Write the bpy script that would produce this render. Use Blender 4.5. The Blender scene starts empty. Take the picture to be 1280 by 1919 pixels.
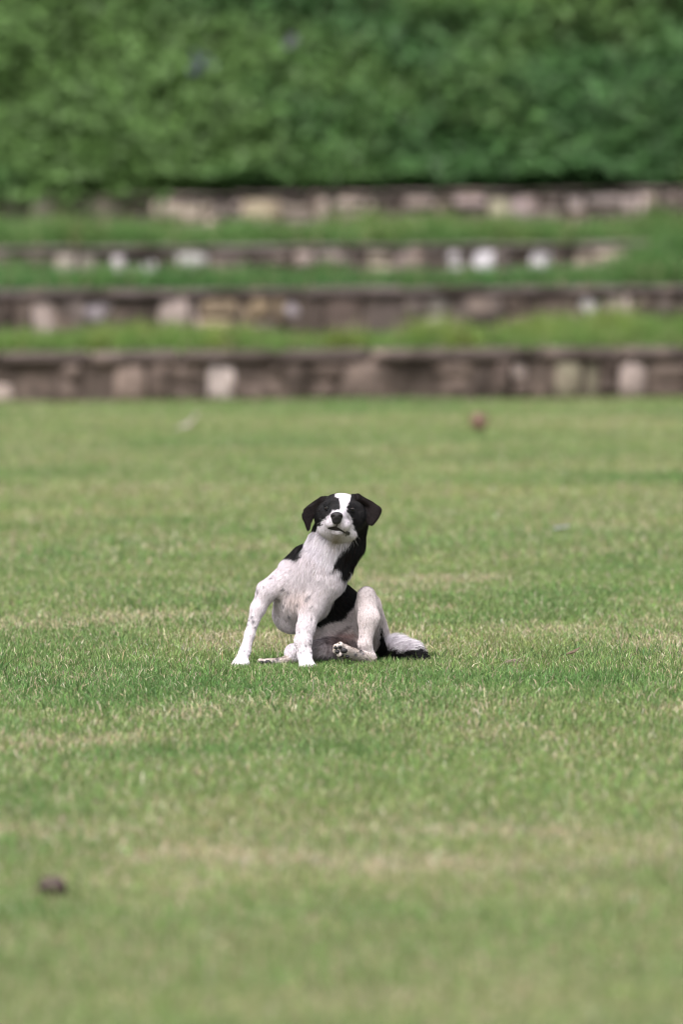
import bpy, math, random
import numpy as np
from mathutils import Vector, Matrix

random.seed(7)
rng = np.random.default_rng(11)
scene = bpy.context.scene
col = scene.collection

# ------------------------------------------------------------------ camera
CAM_H, CAM_D = 1.6, 18.33
cam_data = bpy.data.cameras.new("camera")
cam = bpy.data.objects.new("camera", cam_data)
col.objects.link(cam)
cam_data.sensor_fit = 'HORIZONTAL'
cam_data.sensor_width = 24.0
cam_data.lens = 200.0
cam_data.clip_start = 0.5
cam_data.clip_end = 800.0
PITCH = math.atan(644.5 / 10666.7)
ROLL = math.radians(-0.42)
cam.matrix_world = (Matrix.Translation((0, -CAM_D, CAM_H))
                    @ Matrix.Rotation(math.pi / 2 - PITCH, 4, 'X')
                    @ Matrix.Rotation(ROLL, 4, 'Z'))
cam_data.dof.use_dof = True
cam_data.dof.focus_distance = CAM_D - 0.08
cam_data.dof.aperture_fstop = 2.15
scene.camera = cam

# ------------------------------------------------------------------ light
SUN_EL, SUN_AZ = math.radians(58), math.radians(205)      # azimuth from +Y, clockwise
world = bpy.data.worlds.new("World")
scene.world = world
world.use_nodes = True
wn = world.node_tree.nodes; wl = world.node_tree.links
bg = wn["Background"]
sky = wn.new("ShaderNodeTexSky")
sky.sky_type = 'NISHITA'
sky.sun_disc = False
sky.sun_elevation = SUN_EL
sky.sun_rotation = SUN_AZ
sky.air_density = 1.0; sky.dust_density = 6.0; sky.ozone_density = 1.0
hs = wn.new("ShaderNodeHueSaturation"); hs.inputs["Saturation"].default_value = 0.32
wl.new(sky.outputs[0], hs.inputs["Color"])
wl.new(hs.outputs[0], bg.inputs["Color"])
bg.inputs["Strength"].default_value = 0.12
sun_data = bpy.data.lights.new("sun", 'SUN')
sun_data.energy = 1.3
sun_data.angle = math.radians(25)
sun_data.color = (1.0, 0.955, 0.90)
sun = bpy.data.objects.new("sun", sun_data)
col.objects.link(sun)
sd = Vector((math.sin(SUN_AZ) * math.cos(SUN_EL), math.cos(SUN_AZ) * math.cos(SUN_EL), math.sin(SUN_EL)))
sun.rotation_euler = sd.to_track_quat('Z', 'Y').to_euler()
scene.view_settings.view_transform = 'Standard'
scene.view_settings.look = 'None'
scene.view_settings.exposure = 1.2
scene.view_settings.gamma = 1.0
scene.render.engine = 'CYCLES'
scene.cycles.use_denoising = True
scene.cycles.filter_width = 1.1
scene.cycles.max_bounces = 6
scene.cycles.diffuse_bounces = 4
scene.cycles.transparent_max_bounces = 4

# ------------------------------------------------------------------ helpers
CM = np.array(cam.matrix_world)
def P(x, y, Y):
    """the point at depth Y that the photograph shows at pixel x, y (1280 x 1919)"""
    d = CM[:3, :3] @ np.array([(x - 640) / 10666.7, (959.5 - y) / 10666.7, -1.0])
    o = CM[:3, 3]
    return o + d * ((Y - o[1]) / d[1])
def to_px(p):
    q = (p - CM[:3, 3]) @ CM[:3, :3]
    return np.stack([640 + 10666.7 * q[..., 0] / -q[..., 2], 959.5 - 10666.7 * q[..., 1] / -q[..., 2]], -1)
PX = 1 / 582.0

def hash3(i, j, k):
    n = (i * 374761393 + j * 668265263 + k * 2147483647 + 1013904223) & 0xffffffff
    n = ((n ^ (n >> 13)) * 1274126177) & 0xffffffff
    n = (n ^ (n >> 16)) & 0xffff
    return n.astype(np.float64) / 65535.0
def vnoise(p):
    p = np.asarray(p, dtype=np.float64)
    if p.shape[-1] == 2:
        p = np.concatenate([p, np.zeros(p.shape[:-1] + (1,))], -1)
    i = np.floor(p).astype(np.int64); f = p - i; f = f * f * (3 - 2 * f)
    r = 0
    for a in (0, 1):
        for b in (0, 1):
            for c in (0, 1):
                w = (f[..., 0] if a else 1 - f[..., 0]) * (f[..., 1] if b else 1 - f[..., 1]) * (f[..., 2] if c else 1 - f[..., 2])
                r = r + w * hash3(i[..., 0] + a, i[..., 1] + b, i[..., 2] + c)
    return r
def fbm(p, o=4):
    s = 0; a = 0.5; t = 0
    p = np.asarray(p, dtype=np.float64)
    for k in range(o):
        s = s + a * vnoise(p * (2 ** k) + 17.3 * k); t += a; a *= 0.55
    return s / t
def sstep(a, b, x):
    t = np.clip((x - a) / (b - a), 0, 1)
    return t * t * (3 - 2 * t)

def tag(o, label=None, cat=None, group=None, kind=None):
    if label: o["label"] = label
    if cat: o["category"] = cat
    if group: o["group"] = group
    if kind: o["kind"] = kind
    return o
def mesh_np(name, verts, faces, mat, parent=None, colors=None, smooth=False, loc=None):
    """faces: int array (n, 3) or (n, 4); colors: per vertex rgb"""
    me = bpy.data.meshes.new(name)
    verts = np.asarray(verts, np.float32); faces = np.asarray(faces, np.int32)
    n, k = faces.shape
    me.vertices.add(len(verts)); me.vertices.foreach_set("co", verts.ravel())
    me.loops.add(n * k); me.loops.foreach_set("vertex_index", faces.ravel())
    me.polygons.add(n)
    me.polygons.foreach_set("loop_start", np.arange(0, n * k, k, dtype=np.int32))
    me.polygons.foreach_set("loop_total", np.full(n, k, np.int32))
    me.polygons.foreach_set("use_smooth", np.full(n, smooth, bool))
    me.update(calc_edges=True)
    if colors is not None:
        a = me.color_attributes.new("tint", 'FLOAT_COLOR', 'POINT')
        c = np.ones((len(verts), 4), np.float32); c[:, :3] = colors
        a.data.foreach_set("color", c.ravel())
    me.materials.append(mat)
    o = bpy.data.objects.new(name, me)
    if loc is not None: o.location = loc
    col.objects.link(o)
    if parent is not None: o.parent = parent
    return o
def empty(name, loc):
    o = bpy.data.objects.new(name, None); o.location = loc; o.empty_display_size = 0.1
    col.objects.link(o); return o

def uv_sphere(r, sx=1, sy=1, sz=1, seg=16, rings=10):
    V = []; F = []
    for i in range(rings + 1):
        t = math.pi * i / rings
        for j in range(seg):
            a = 2 * math.pi * j / seg
            V.append((r * sx * math.sin(t) * math.cos(a), r * sy * math.sin(t) * math.sin(a), r * sz * math.cos(t)))
    for i in range(rings):
        for j in range(seg):
            F.append((i * seg + j, (i + 1) * seg + j, (i + 1) * seg + (j + 1) % seg, i * seg + (j + 1) % seg))
    return np.array(V), np.array(F)
def tube(pts, rads, seg=8):
    pts = [Vector(p) for p in pts]; V = []; F = []
    for i, p in enumerate(pts):
        t = (pts[min(i + 1, len(pts) - 1)] - pts[max(i - 1, 0)]).normalized()
        u = t.orthogonal().normalized() if i == 0 else (u - t * u.dot(t)).normalized()
        w = t.cross(u)
        for j in range(seg):
            a = 2 * math.pi * j / seg
            V.append(tuple(p + (u * math.cos(a) + w * math.sin(a)) * rads[i]))
    for i in range(len(pts) - 1):
        for j in range(seg):
            F.append((i * seg + j, i * seg + (j + 1) % seg, (i + 1) * seg + (j + 1) % seg, (i + 1) * seg + j))
    return np.array(V), np.array(F)

# ------------------------------------------------------------------ materials
def new_mat(name):
    m = bpy.data.materials.new(name); m.use_nodes = True
    nt = m.node_tree; b = nt.nodes["Principled BSDF"]
    return m, nt, b
def leaf_mat(name, trans=0.35, rough=0.6, spec=0.25):
    m, nt, b = new_mat(name)
    at = nt.nodes.new("ShaderNodeAttribute"); at.attribute_name = "tint"
    tr = nt.nodes.new("ShaderNodeBsdfTranslucent")
    mx = nt.nodes.new("ShaderNodeMixShader"); mx.inputs[0].default_value = trans
    b.inputs["Roughness"].default_value = rough
    b.inputs["Specular IOR Level"].default_value = spec
    nt.links.new(at.outputs["Color"], b.inputs["Base Color"])
    nt.links.new(at.outputs["Color"], tr.inputs["Color"])
    nt.links.new(b.outputs[0], mx.inputs[1]); nt.links.new(tr.outputs[0], mx.inputs[2])
    nt.links.new(mx.outputs[0], nt.nodes["Material Output"].inputs["Surface"])
    return m
def ground_mat(name, c1, c2, c3, scale=3.0):
    m, nt, b = new_mat(name)
    tc = nt.nodes.new("ShaderNodeTexCoord")
    n1 = nt.nodes.new("ShaderNodeTexNoise"); n1.inputs["Scale"].default_value = scale; n1.inputs["Detail"].default_value = 8
    n2 = nt.nodes.new("ShaderNodeTexNoise"); n2.inputs["Scale"].default_value = scale * 30; n2.inputs["Detail"].default_value = 5
    r = nt.nodes.new("ShaderNodeValToRGB")
    r.color_ramp.elements[0].position = 0.35; r.color_ramp.elements[0].color = (*c1, 1)
    r.color_ramp.elements[1].position = 0.65; r.color_ramp.elements[1].color = (*c2, 1)
    mx = nt.nodes.new("ShaderNodeMix"); mx.data_type = 'RGBA'; mx.inputs[7].default_value = (*c3, 1)
    rr = nt.nodes.new("ShaderNodeValToRGB"); rr.color_ramp.elements[0].position = 0.5; rr.color_ramp.elements[1].position = 0.7
    bp = nt.nodes.new("ShaderNodeBump"); bp.inputs["Strength"].default_value = 0.6; bp.inputs["Distance"].default_value = 0.02
    for n in (n1, n2): nt.links.new(tc.outputs["Object"], n.inputs["Vector"])
    nt.links.new(n1.outputs["Fac"], r.inputs["Fac"]); nt.links.new(n2.outputs["Fac"], rr.inputs["Fac"])
    nt.links.new(rr.outputs["Color"], mx.inputs[0]); nt.links.new(r.outputs["Color"], mx.inputs[6])
    nt.links.new(mx.outputs[2], b.inputs["Base Color"])
    nt.links.new(n2.outputs["Fac"], bp.inputs["Height"]); nt.links.new(bp.outputs[0], b.inputs["Normal"])
    b.inputs["Roughness"].default_value = 0.95; b.inputs["Specular IOR Level"].default_value = 0.1
    return m
def stone_mat(name, mortar=False):
    """colour of each stone comes from its object colour, with grain, lichen and dark algae stains"""
    m, nt, b = new_mat(name)
    L = nt.links.new
    oi = nt.nodes.new("ShaderNodeObjectInfo"); ge = nt.nodes.new("ShaderNodeNewGeometry")
    n1 = nt.nodes.new("ShaderNodeTexNoise"); n1.inputs["Scale"].default_value = 14; n1.inputs["Detail"].default_value = 8; n1.inputs["Roughness"].default_value = 0.65
    n2 = nt.nodes.new("ShaderNodeTexNoise"); n2.inputs["Scale"].default_value = 3.1; n2.inputs["Detail"].default_value = 6
    L(ge.outputs["Position"], n1.inputs["Vector"]); L(ge.outputs["Position"], n2.inputs["Vector"])
    mr = nt.nodes.new("ShaderNodeMapRange"); mr.inputs[3].default_value = 0.62; mr.inputs[4].default_value = 1.38
    mr.inputs[1].default_value = 0.3; mr.inputs[2].default_value = 0.7
    L(n1.outputs["Fac"], mr.inputs[0])
    vm = nt.nodes.new("ShaderNodeVectorMath"); vm.operation = 'SCALE'
    L(oi.outputs["Color"], vm.inputs[0]); L(mr.outputs[0], vm.inputs["Scale"])
    rr = nt.nodes.new("ShaderNodeValToRGB"); rr.color_ramp.elements[0].position = 0.45; rr.color_ramp.elements[1].position = 0.62
    rr.color_ramp.elements[1].color = (0.85, 0.85, 0.85, 1)
    L(n2.outputs["Fac"], rr.inputs["Fac"])
    mx = nt.nodes.new("ShaderNodeMix"); mx.data_type = 'RGBA'; mx.inputs[7].default_value = (0.035, 0.027, 0.022, 1)
    al = nt.nodes.new("ShaderNodeMath"); al.operation = 'MULTIPLY'
    sb = nt.nodes.new("ShaderNodeMath"); sb.operation = 'SUBTRACT'; sb.inputs[0].default_value = 1.0
    L(oi.outputs["Alpha"], sb.inputs[1]); L(rr.outputs["Color"], al.inputs[0]); L(sb.outputs[0], al.inputs[1])
    n3 = nt.nodes.new("ShaderNodeTexNoise"); n3.inputs["Scale"].default_value = 5.5; n3.inputs["Detail"].default_value = 5
    off3 = nt.nodes.new("ShaderNodeVectorMath"); off3.inputs[1].default_value = (31, 7, 3)
    L(ge.outputs["Position"], off3.inputs[0]); L(off3.outputs[0], n3.inputs["Vector"])
    r3 = nt.nodes.new("ShaderNodeValToRGB"); r3.color_ramp.elements[0].position = 0.54; r3.color_ramp.elements[1].position = 0.68
    r3.color_ramp.elements[1].color = (0.6, 0.6, 0.6, 1)
    L(n3.outputs["Fac"], r3.inputs["Fac"])
    mp = nt.nodes.new("ShaderNodeMix"); mp.data_type = 'RGBA'; mp.inputs[7].default_value = (.23, .175, .15, 1)
    L(r3.outputs["Color"], mp.inputs[0]); L(vm.outputs[0], mp.inputs[6])
    L(al.outputs[0], mx.inputs[0]); L(mp.outputs[2], mx.inputs[6])
    L(mx.outputs[2], b.inputs["Base Color"])
    bp = nt.nodes.new("ShaderNodeBump"); bp.inputs["Strength"].default_value = 0.5; bp.inputs["Distance"].default_value = 0.02
    L(n1.outputs["Fac"], bp.inputs["Height"]); L(bp.outputs[0], b.inputs["Normal"])
    b.inputs["Roughness"].default_value = 0.92; b.inputs["Specular IOR Level"].default_value = 0.2
    return m
M_grass = leaf_mat("grass_blades", 0.35, 0.55, 0.2)
M_leaf = leaf_mat("shrub_leaves", 0.3, 0.5, 0.25)
M_soil = ground_mat("lawn_soil", (0.10, 0.12, 0.05), (0.16, 0.15, 0.075), (0.20, 0.17, 0.11), 1.2)
M_bank = ground_mat("bank_soil", (0.04, 0.07, 0.02), (0.06, 0.07, 0.035), (0.05, 0.04, 0.03), 1.5)
M_stone = stone_mat("weathered_stone")

# ------------------------------------------------------------------ ground
W1, W2, W3, W4 = 20.90, 23.30, 25.85, 28.55            # front faces of the four walls (Y)
Z1, Z2, Z3, Z4 = 0.350, 0.725, 1.005, 1.405           # tops of the walls
def lawn_z(x, y):
    return (fbm(np.stack([x * 0.9, y * 0.9], -1), 3) - 0.5) * 0.03
def sheet(name, x0, x1, y0, y1, nx, ny, zf, mat):
    xs = np.linspace(x0, x1, nx); ys = np.linspace(y0, y1, ny)
    X, Y = np.meshgrid(xs, ys, indexing='ij')
    V = np.stack([X, Y, zf(X, Y)], -1).reshape(-1, 3)
    i, j = np.meshgrid(np.arange(nx - 1), np.arange(ny - 1), indexing='ij')
    a = (i * ny + j).ravel()
    F = np.stack([a, a + ny, a + ny + 1, a + 1], -1)
    return mesh_np(name, V, F, mat, smooth=True)
ground = sheet("lawn_ground", -60, 60, -60, W1 + 0.5, 300, 200, lambda x, y: lawn_z(x, y) - 0.004, M_soil)
tag(ground, kind="structure", label="flat mown lawn ground under the grass")
for nm, y0, y1, z in (("terrace_ground", W1 + .25, W2 + .2, Z1 - .03), ("terrace_ground", W2 + .25, W3 + .2, Z2 - .03), ("terrace_ground", W3 + .25, W4 + .2, Z3 - .03)):
    tag(sheet(nm, -22, 22, y0, y1, 90, 12, lambda x, y: z + (fbm(np.stack([x, y], -1), 3) - .5) * .05, M_bank), kind="structure")
def hill_z(x, y):
    t = y - W4 - 0.3
    return Z4 - 0.02 + np.where(t < 14, t * 0.72, 14 * 0.72 + (t - 14) * 0.25) + (fbm(np.stack([x * .5, y * .5], -1), 4) - .5) * 0.7 * np.clip(t / 1.5, 0, 1)
tag(sheet("hillside_ground", -60, 60, W4 + 0.3, 90, 240, 160, hill_z, M_bank), kind="structure")

# ------------------------------------------------------------------ stone terrace walls
def stone_mesh(seed, rough=0.07, bev=0.16):
    """a unit block with worn, uneven edges, 3 x 3 x 3 lattice rounded"""
    r = np.random.default_rng(seed)
    n = 4
    idx = {}; V = []; F = []
    def vid(i, j, k):
        if (i, j, k) not in idx:
            p = np.array([i, j, k]) / (n - 1) * 2 - 1
            q = p.copy()
            e = np.abs(p) > 0.99
            if e.sum() >= 2: q[e] *= 1 - bev * (0.5 if e.sum() == 2 else 0.85) * r.uniform(0.6, 1.3)
            q *= np.array([1, 1, 1]); q += r.normal(0, rough * 0.5, 3)
            idx[(i, j, k)] = len(V); V.append(q * 0.5)
        return idx[(i, j, k)]
    for ax in range(3):
        for s in (0, n - 1):
            for a in range(n - 1):
                for b in range(n - 1):
                    q = []
                    for (u, v) in ((a, b), (a + 1, b), (a + 1, b + 1), (a, b + 1)):
                        c = [0, 0, 0]; c[ax] = s; c[(ax + 1) % 3] = u; c[(ax + 2) % 3] = v
                        q.append(vid(*c))
                    F.append(q if s else q[::-1])
    me = bpy.data.meshes.new("stone"); me.from_pydata([tuple(v) for v in V], [], F)
    for p in me.polygons: p.use_smooth = True
    me.materials.append(M_stone)
    return me
stone_meshes = [stone_mesh(i, .11, .22) for i in range(16)]
slab_meshes = [stone_mesh(100 + i, 0.03, 0.08) for i in range(6)]
BROWN = [(.12, .085, .075), (.17, .125, .105), (.085, .062, .053), (.24, .18, .155), (.10, .075, .065), (.07, .053, .046), (.29, .22, .19)]
GREY = [(.23, .185, .175), (.28, .23, .22), (.19, .15, .14), (.31, .26, .245), (.15, .12, .11)]
def wall(Y, zb, zt, label, courses, palette, cop_h, cop_col, specials, group="stone terrace walls", rise=0.0, depth=0.30, seed=1, tone=1.0):
    r = random.Random(seed)
    root = empty("stone_wall", (0, Y, zb))
    tag(root, label, "wall", group, "thing")
    x0, x1 = -6.5, 6.5
    # mortar core, set back behind the stones
    bm_v = []; bm_f = []
    zbb = zb - 0.15
    core_top = zt - cop_h * 0.6
    V = [(x, y, z) for x in (x0 - 12, x1 + 12) for y in (-0.008, depth) for z in (zbb - zb, core_top - zb)]
    F = [(0, 1, 3, 2), (4, 6, 7, 5), (0, 4, 5, 1), (2, 3, 7, 6), (1, 5, 7, 3), (0, 2, 6, 4)]
    o = mesh_np("mortar_core", V, F, M_stone, root); o.color = (.085, .065, .056, 0)
    hh = (zt - zb - cop_h) / courses
    def put(name, x, z, w, h, dp, y, c, mesh, clean=0.0):
        o = bpy.data.objects.new(name, mesh); col.objects.link(o); o.parent = root
        o.location = (x, y, z + rise * x); o.scale = (w, dp, h)
        o.rotation_euler = (r.uniform(-.03, .03), r.uniform(-.02, .02), r.uniform(-.04, .04))
        o.color = (*c, clean)
    H = zt - zb - cop_h
    x = x0
    while x < x1:
        w = r.uniform(.10, .34)
        edge = [float(P(v, 500, Y)[0]) for sp_ in specials for v in sp_[:2]]
        nxt = [e for e in edge if x + .05 < e < x + w + .05]
        if nxt: w = min(nxt) - x
        k = courses if r.random() < .55 else max(1, courses - 1)
        cuts = sorted([0, H] + [H * (i + r.uniform(-.25, .25)) / k for i in range(1, k)])
        base = r.choice(palette)
        for z0, z1 in zip(cuts[:-1], cuts[1:]):
            z = (z0 + z1) / 2; ww = w * r.uniform(.9, 1.08); xc = x + w / 2 + r.uniform(-.02, .02)
            px, py = [float(v) for v in to_px(np.array([xc, Y, zb + z]))]
            c = list(base if r.random() < .55 else r.choice(palette)); clean = 0.0; fx = 1.0
            for (sx0, sx1, sy0, sy1, sc) in specials:
                if sx0 <= px <= sx1 and sy0 <= py <= sy1: c = list(sc); clean = .75; fx = 1.15
            c = [v * fx for v in c]
            if not clean: c = [v * .6 + w_ * .4 for v, w_ in zip(c, (.155, .12, .105))]
            f = r.uniform(.6, .82) * (1 if clean else tone); c = [min(.8, v * f) for v in c]
            put("stone", xc, z, ww, (z1 - z0) * r.uniform(.95, 1.08), r.uniform(.13, .18), .045 + r.uniform(-.02, .02), c, r.choice(stone_meshes), clean)
        x += w
    x = x0 + r.uniform(0, .4)
    while x < x1:
        w = r.uniform(.45, .95)
        f = r.uniform(.82, 1.15)
        put("coping_stone", x + w / 2, zt - zb - cop_h / 2, w - .008, cop_h * r.uniform(.85, 1.02), depth + .05, depth / 2 - .03 + r.uniform(-.01, .01), [v * f * .62 * tone for v in cop_col], r.choice(slab_meshes))
        x += w
    return root
WHT = (.62, .56, .58); CRM = (.42, .35, .285); LIL = (.36, .31, .34); TAN = (.25, .19, .135); PNK = (.34, .275, .255)
wall(W1, 0.0, Z1, "lowest stone wall at the far edge of the lawn, stained dark brown", 2, BROWN, .09, (.21, .165, .15),
     [(385, 440, 600, 760, (.50, .42, .40)), (-40, 22, 600, 780, (.38, .31, .28)), (1040, 1120, 690, 760, (.19, .17, .125)), (880, 990, 640, 705, PNK), (1160, 1215, 700, 760, PNK), (210, 270, 600, 760, (.25, .19, .165))], seed=3, tone=.74)
wall(W2, Z1 - .02, Z2, "second stone wall up, low row of mixed brown and lilac grey stones", 2, BROWN[:4] + GREY[:3], .07, (.20, .16, .155),
     [(30, 110, 540, 590, LIL), (160, 220, 540, 600, LIL), (60, 120, 575, 640, PNK), (380, 470, 575, 640, TAN), (480, 530, 560, 600, (.20, .15, .10)), (535, 575, 540, 620, LIL), (290, 370, 540, 640, PNK), (1075, 1130, 540, 600, WHT), (1130, 1180, 540, 600, PNK), (800, 840, 560, 620, (.3, .26, .24))], seed=5, tone=.85)
wall(W3, Z2 - .02, Z3, "third stone wall up, thin grey row with scattered whitewashed stones", 2, GREY, .05, (.20, .17, .16),
     [(205, 232, 400, 560, WHT), (238, 295, 400, 560, (.72, .67, .70)), (330, 390, 400, 560, (.60, .57, .56)), (100, 175, 460, 530, (.34, .3, .26)), (840, 866, 400, 560, (.52, .48, .50)), (885, 925, 400, 560, (.60, .56, .60)), (990, 1035, 400, 560, (.66, .61, .64)), (1065, 1180, 400, 560, CRM), (690, 735, 470, 530, CRM), (550, 590, 460, 490, PNK)], seed=8)
wall(W4, Z3 - .02, Z4, "topmost stone wall below the shrubs, pale rubble stones", 3, GREY + [PNK, CRM, PNK], .05, (.20, .16, .15),
     [(300, 400, 360, 430, (.58, .48, .40)), (410, 455, 360, 405, PNK), (460, 530, 365, 430, (.40, .33, .24)), (540, 700, 360, 420, (.36, .3, .26)), (850, 1010, 350, 400, (.42, .33, .33)), (1060, 1210, 340, 400, (.56, .46, .44)), (915, 955, 380, 430, (.42, .38, .28)), (70, 120, 360, 420, PNK), (0, 60, 300, 440, (.10, .09, .07)), (130, 290, 300, 440, (.13, .12, .09))], seed=13, rise=0.006)

# ------------------------------------------------------------------ grass
def blades(px, py, pz, h, w, lean, tint, name, bend=1.0, mat=M_grass, head_tint=None):
    n = len(px)
    az = rng.uniform(0, 2 * np.pi, n); fc = rng.uniform(0, 2 * np.pi, n)
    dx, dy = np.cos(az) * lean, np.sin(az) * lean
    wx, wy = np.cos(fc) * w * .5, np.sin(fc) * w * .5
    V = np.empty((n, 5, 3))
    for i, (t, s) in enumerate(((0, 1), (0, -1), (.55, .8), (.55, -.8), (1, 0))):
        V[:, i, 0] = px + dx * h * t ** (1 + bend) + wx * s
        V[:, i, 1] = py + dy * h * t ** (1 + bend) + wy * s
        V[:, i, 2] = pz + h * t * (1 - .35 * lean * t)
    b = np.arange(n)[:, None] * 5
    F = np.concatenate([b + np.array([[0, 1, 3]]), b + np.array([[0, 3, 2]]), b + np.array([[2, 3, 4]])], 1).reshape(-1, 3)
    C = np.repeat(tint[:, None, :], 5, 1)
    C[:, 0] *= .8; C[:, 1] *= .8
    return V.reshape(-1, 3), F, C.reshape(-1, 3)
def scatter(n, d0, d1, margin):
    """positions uniform over the strip of lawn between distances d0 and d1, wider with distance"""
    y = rng.uniform(d0, d1, int(n * 1.0)); half = y * 0.0625 + margin
    keep = rng.uniform(0, half.max(), len(y)) < half
    y = y[keep]; half = half[keep]
    return rng.uniform(-1, 1, len(y)) * half, y - CAM_D
G1 = np.array([.178, .262, .088]); G2 = np.array([.125, .215, .070]); G3 = np.array([.215, .268, .100]); DRY = np.array([.40, .34, .21]); DRY2 = np.array([.50, .44, .33])
def lawn_tint(x, y):
    n = len(x)
    big = fbm(np.stack([x * .9 + 31, y * .55 + 3], -1), 3)
    med = fbm(np.stack([x * 2.6 + 7, y * 2.4 + 90], -1), 3)
    big2 = fbm(np.stack([x * .7 - 11, y * 1.1 + 40], -1), 3)
    g = sstep(.22, .60, .55 * big + .45 * med)[:, None]
    c = G2 * (1 - g) + G1 * g
    y3 = sstep(.45, .7, big2)[:, None]
    c = c * (1 - .5 * y3) + G3 * .5 * y3
    dryp = .7 * sstep(.47, .70, .5 * med + .5 * big2) * np.where(y > 4, .4, np.where(y < -2.5, .45, 1))                # dry patches
    # dry streaks left by the mower in front and level with the dog
    for (yc, wd, xa, xb, am) in ((-4.63, .10, .05, .5, 1.1), (-5.25, .13, -.45, .8, .95), (1.74, .35, -2.0, -.6, .75), (-3.2, .2, -1.2, .1, .3), (3.3, .3, -2, -.9, .35), (-1.0, .3, -1.5, .2, .15), (0.9, .2, .3, 1.4, .2), (5.2, .5, -2.2, -.2, .3)):
        dryp = dryp + am * np.exp(-((y - yc + .12 * np.sin(x * 3)) / wd) ** 2) * sstep(xa - .25, xa + .1, x) * (1 - sstep(xb - .1, xb + .25, x)) * (.5 + med)
    p = .175 + .46 * np.clip(dryp, 0, 1)
    band = fbm(np.stack([x * .28 + 5, y * .95 + 13], -1), 3)[:, None]; band2 = fbm(np.stack([x * .5 + 25, y * 1.9 + 1], -1), 2)[:, None]
    c = c * (1 + (band - .5) * np.array([.55, .22, .40])) * (1 + (band2 - .5) * np.array([.30, .18, .2]))
    p = p * (1 + 1.0 * (band[:, 0] - .5) + 1.0 * (med - .5))
    is_dry = rng.uniform(0, 1, n) < p
    d = DRY * (1 - (t := rng.uniform(0, 1, (n, 1)))) + DRY2 * t
    c = np.where(is_dry[:, None], d, c)
    c = c * np.exp(rng.normal(0, .28, (n, 1)))
    c = c * np.exp(rng.normal(0, .06, (n, 3)))
    return np.clip(c, .01, .75), is_dry, g[:, 0]
parts = []
for (n, d0, d1, mg, h0, h1, w0) in ((95000, 9.0, 14.0, .45, .012, .030, .0034), (330000, 14.0, 23.0, .5, .013, .036, .0034), (270000, 23.0, 39.2, .8, .016, .036, .0055)):
    x, y = scatter(n, d0, d1, mg)
    c, dry, g = lawn_tint(x, y)
    h = rng.uniform(h0, h1, len(x)) * (1.1 - .12 * dry) * (1.15 - .3 * g)
    h *= 1 + .9 * (rng.uniform(0, 1, len(x)) < .02)
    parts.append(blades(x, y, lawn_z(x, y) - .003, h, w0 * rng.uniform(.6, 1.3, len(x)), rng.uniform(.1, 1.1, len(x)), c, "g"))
x, y = scatter(5500, 13.5, 25.0, .5)
k_ = fbm(np.stack([x * 2.1 + 70, y * 1.7], -1), 3) > rng.uniform(.35, .62, len(x)); x, y = x[k_], y[k_]
c = np.array([.095, .175, .065]) * np.exp(rng.normal(0, .3, (len(x), 1)))
parts.append(blades(x, y, lawn_z(x, y) - .003, rng.uniform(.025, .055, len(x)), rng.uniform(.0035, .006, len(x)), rng.uniform(.2, 1.2, len(x)), c, "g"))
x, y = scatter(5000, 12.5, 25.0, .5)
c = np.array([.55, .48, .38]) * np.exp(rng.normal(0, .2, (len(x), 1)))
parts.append(blades(x, y, lawn_z(x, y), rng.uniform(.02, .04, len(x)), rng.uniform(.002, .0045, len(x)), rng.uniform(.6, 1.5, len(x)), c, "g"))
for (ppx, ppy, sx, sy, nn_) in ((720, 1345, .16, .35, 420), (205, 1275, .14, .25, 350), (1130, 1226, .14, .3, 420), (880, 1275, .12, .2, 200), (60, 1262, .08, .15, 150)):
    q_ = P(ppx, ppy, (931 * 18.33 / (ppy - 315)) - CAM_D)
    x = q_[0] + rng.normal(0, sx, nn_); y = q_[1] + rng.normal(0, sy, nn_)
    c = np.array([.12, .205, .075]) * np.exp(rng.normal(0, .3, (nn_, 1)))
    parts.append(blades(x, y, lawn_z(x, y) - .003, rng.uniform(.022, .050, nn_), rng.uniform(.003, .0055, nn_), rng.uniform(.4, 1.4, nn_), c, "g"))
for (ppx, gy, sx, nn_) in ((452, -.125, .028, 260), (574, -.165, .030, 300), (505, -.085, .05, 260), (665, -.10, .07, 420), (750, .02, .06, 300)):
    x = (ppx - 640) / 582 + rng.normal(0, sx, nn_); y = gy + rng.normal(0, .014, nn_)
    c, dry, g = lawn_tint(x, y)
    parts.append(blades(x, y, lawn_z(x, y) - .003, rng.uniform(.014, .036, nn_), rng.uniform(.0016, .0034, nn_), rng.uniform(.1, .9, nn_), c, "g"))
n_ = 3600                                              # blades pressed aside and standing up round the paws
x = rng.uniform(-.40, .33, n_); y = rng.uniform(-.26, .02, n_)
c, dry, g = lawn_tint(x, y)
parts.append(blades(x, y, lawn_z(x, y) - .003, rng.uniform(.018, .040, n_), rng.uniform(.0018, .0038, n_), rng.uniform(.2, 1.1, n_), c, "g"))
def join(parts):
    V = []; F = []; C = []; o = 0
    for v, f, c in parts:
        V.append(v); F.append(f + o); C.append(c); o += len(v)
    return np.concatenate(V), np.concatenate(F), np.concatenate(C)
V, F, C = join(parts)
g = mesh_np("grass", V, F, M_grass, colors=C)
tag(g, "short mown green grass with dry straw blades covering the lawn", "grass", kind="stuff")
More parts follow.
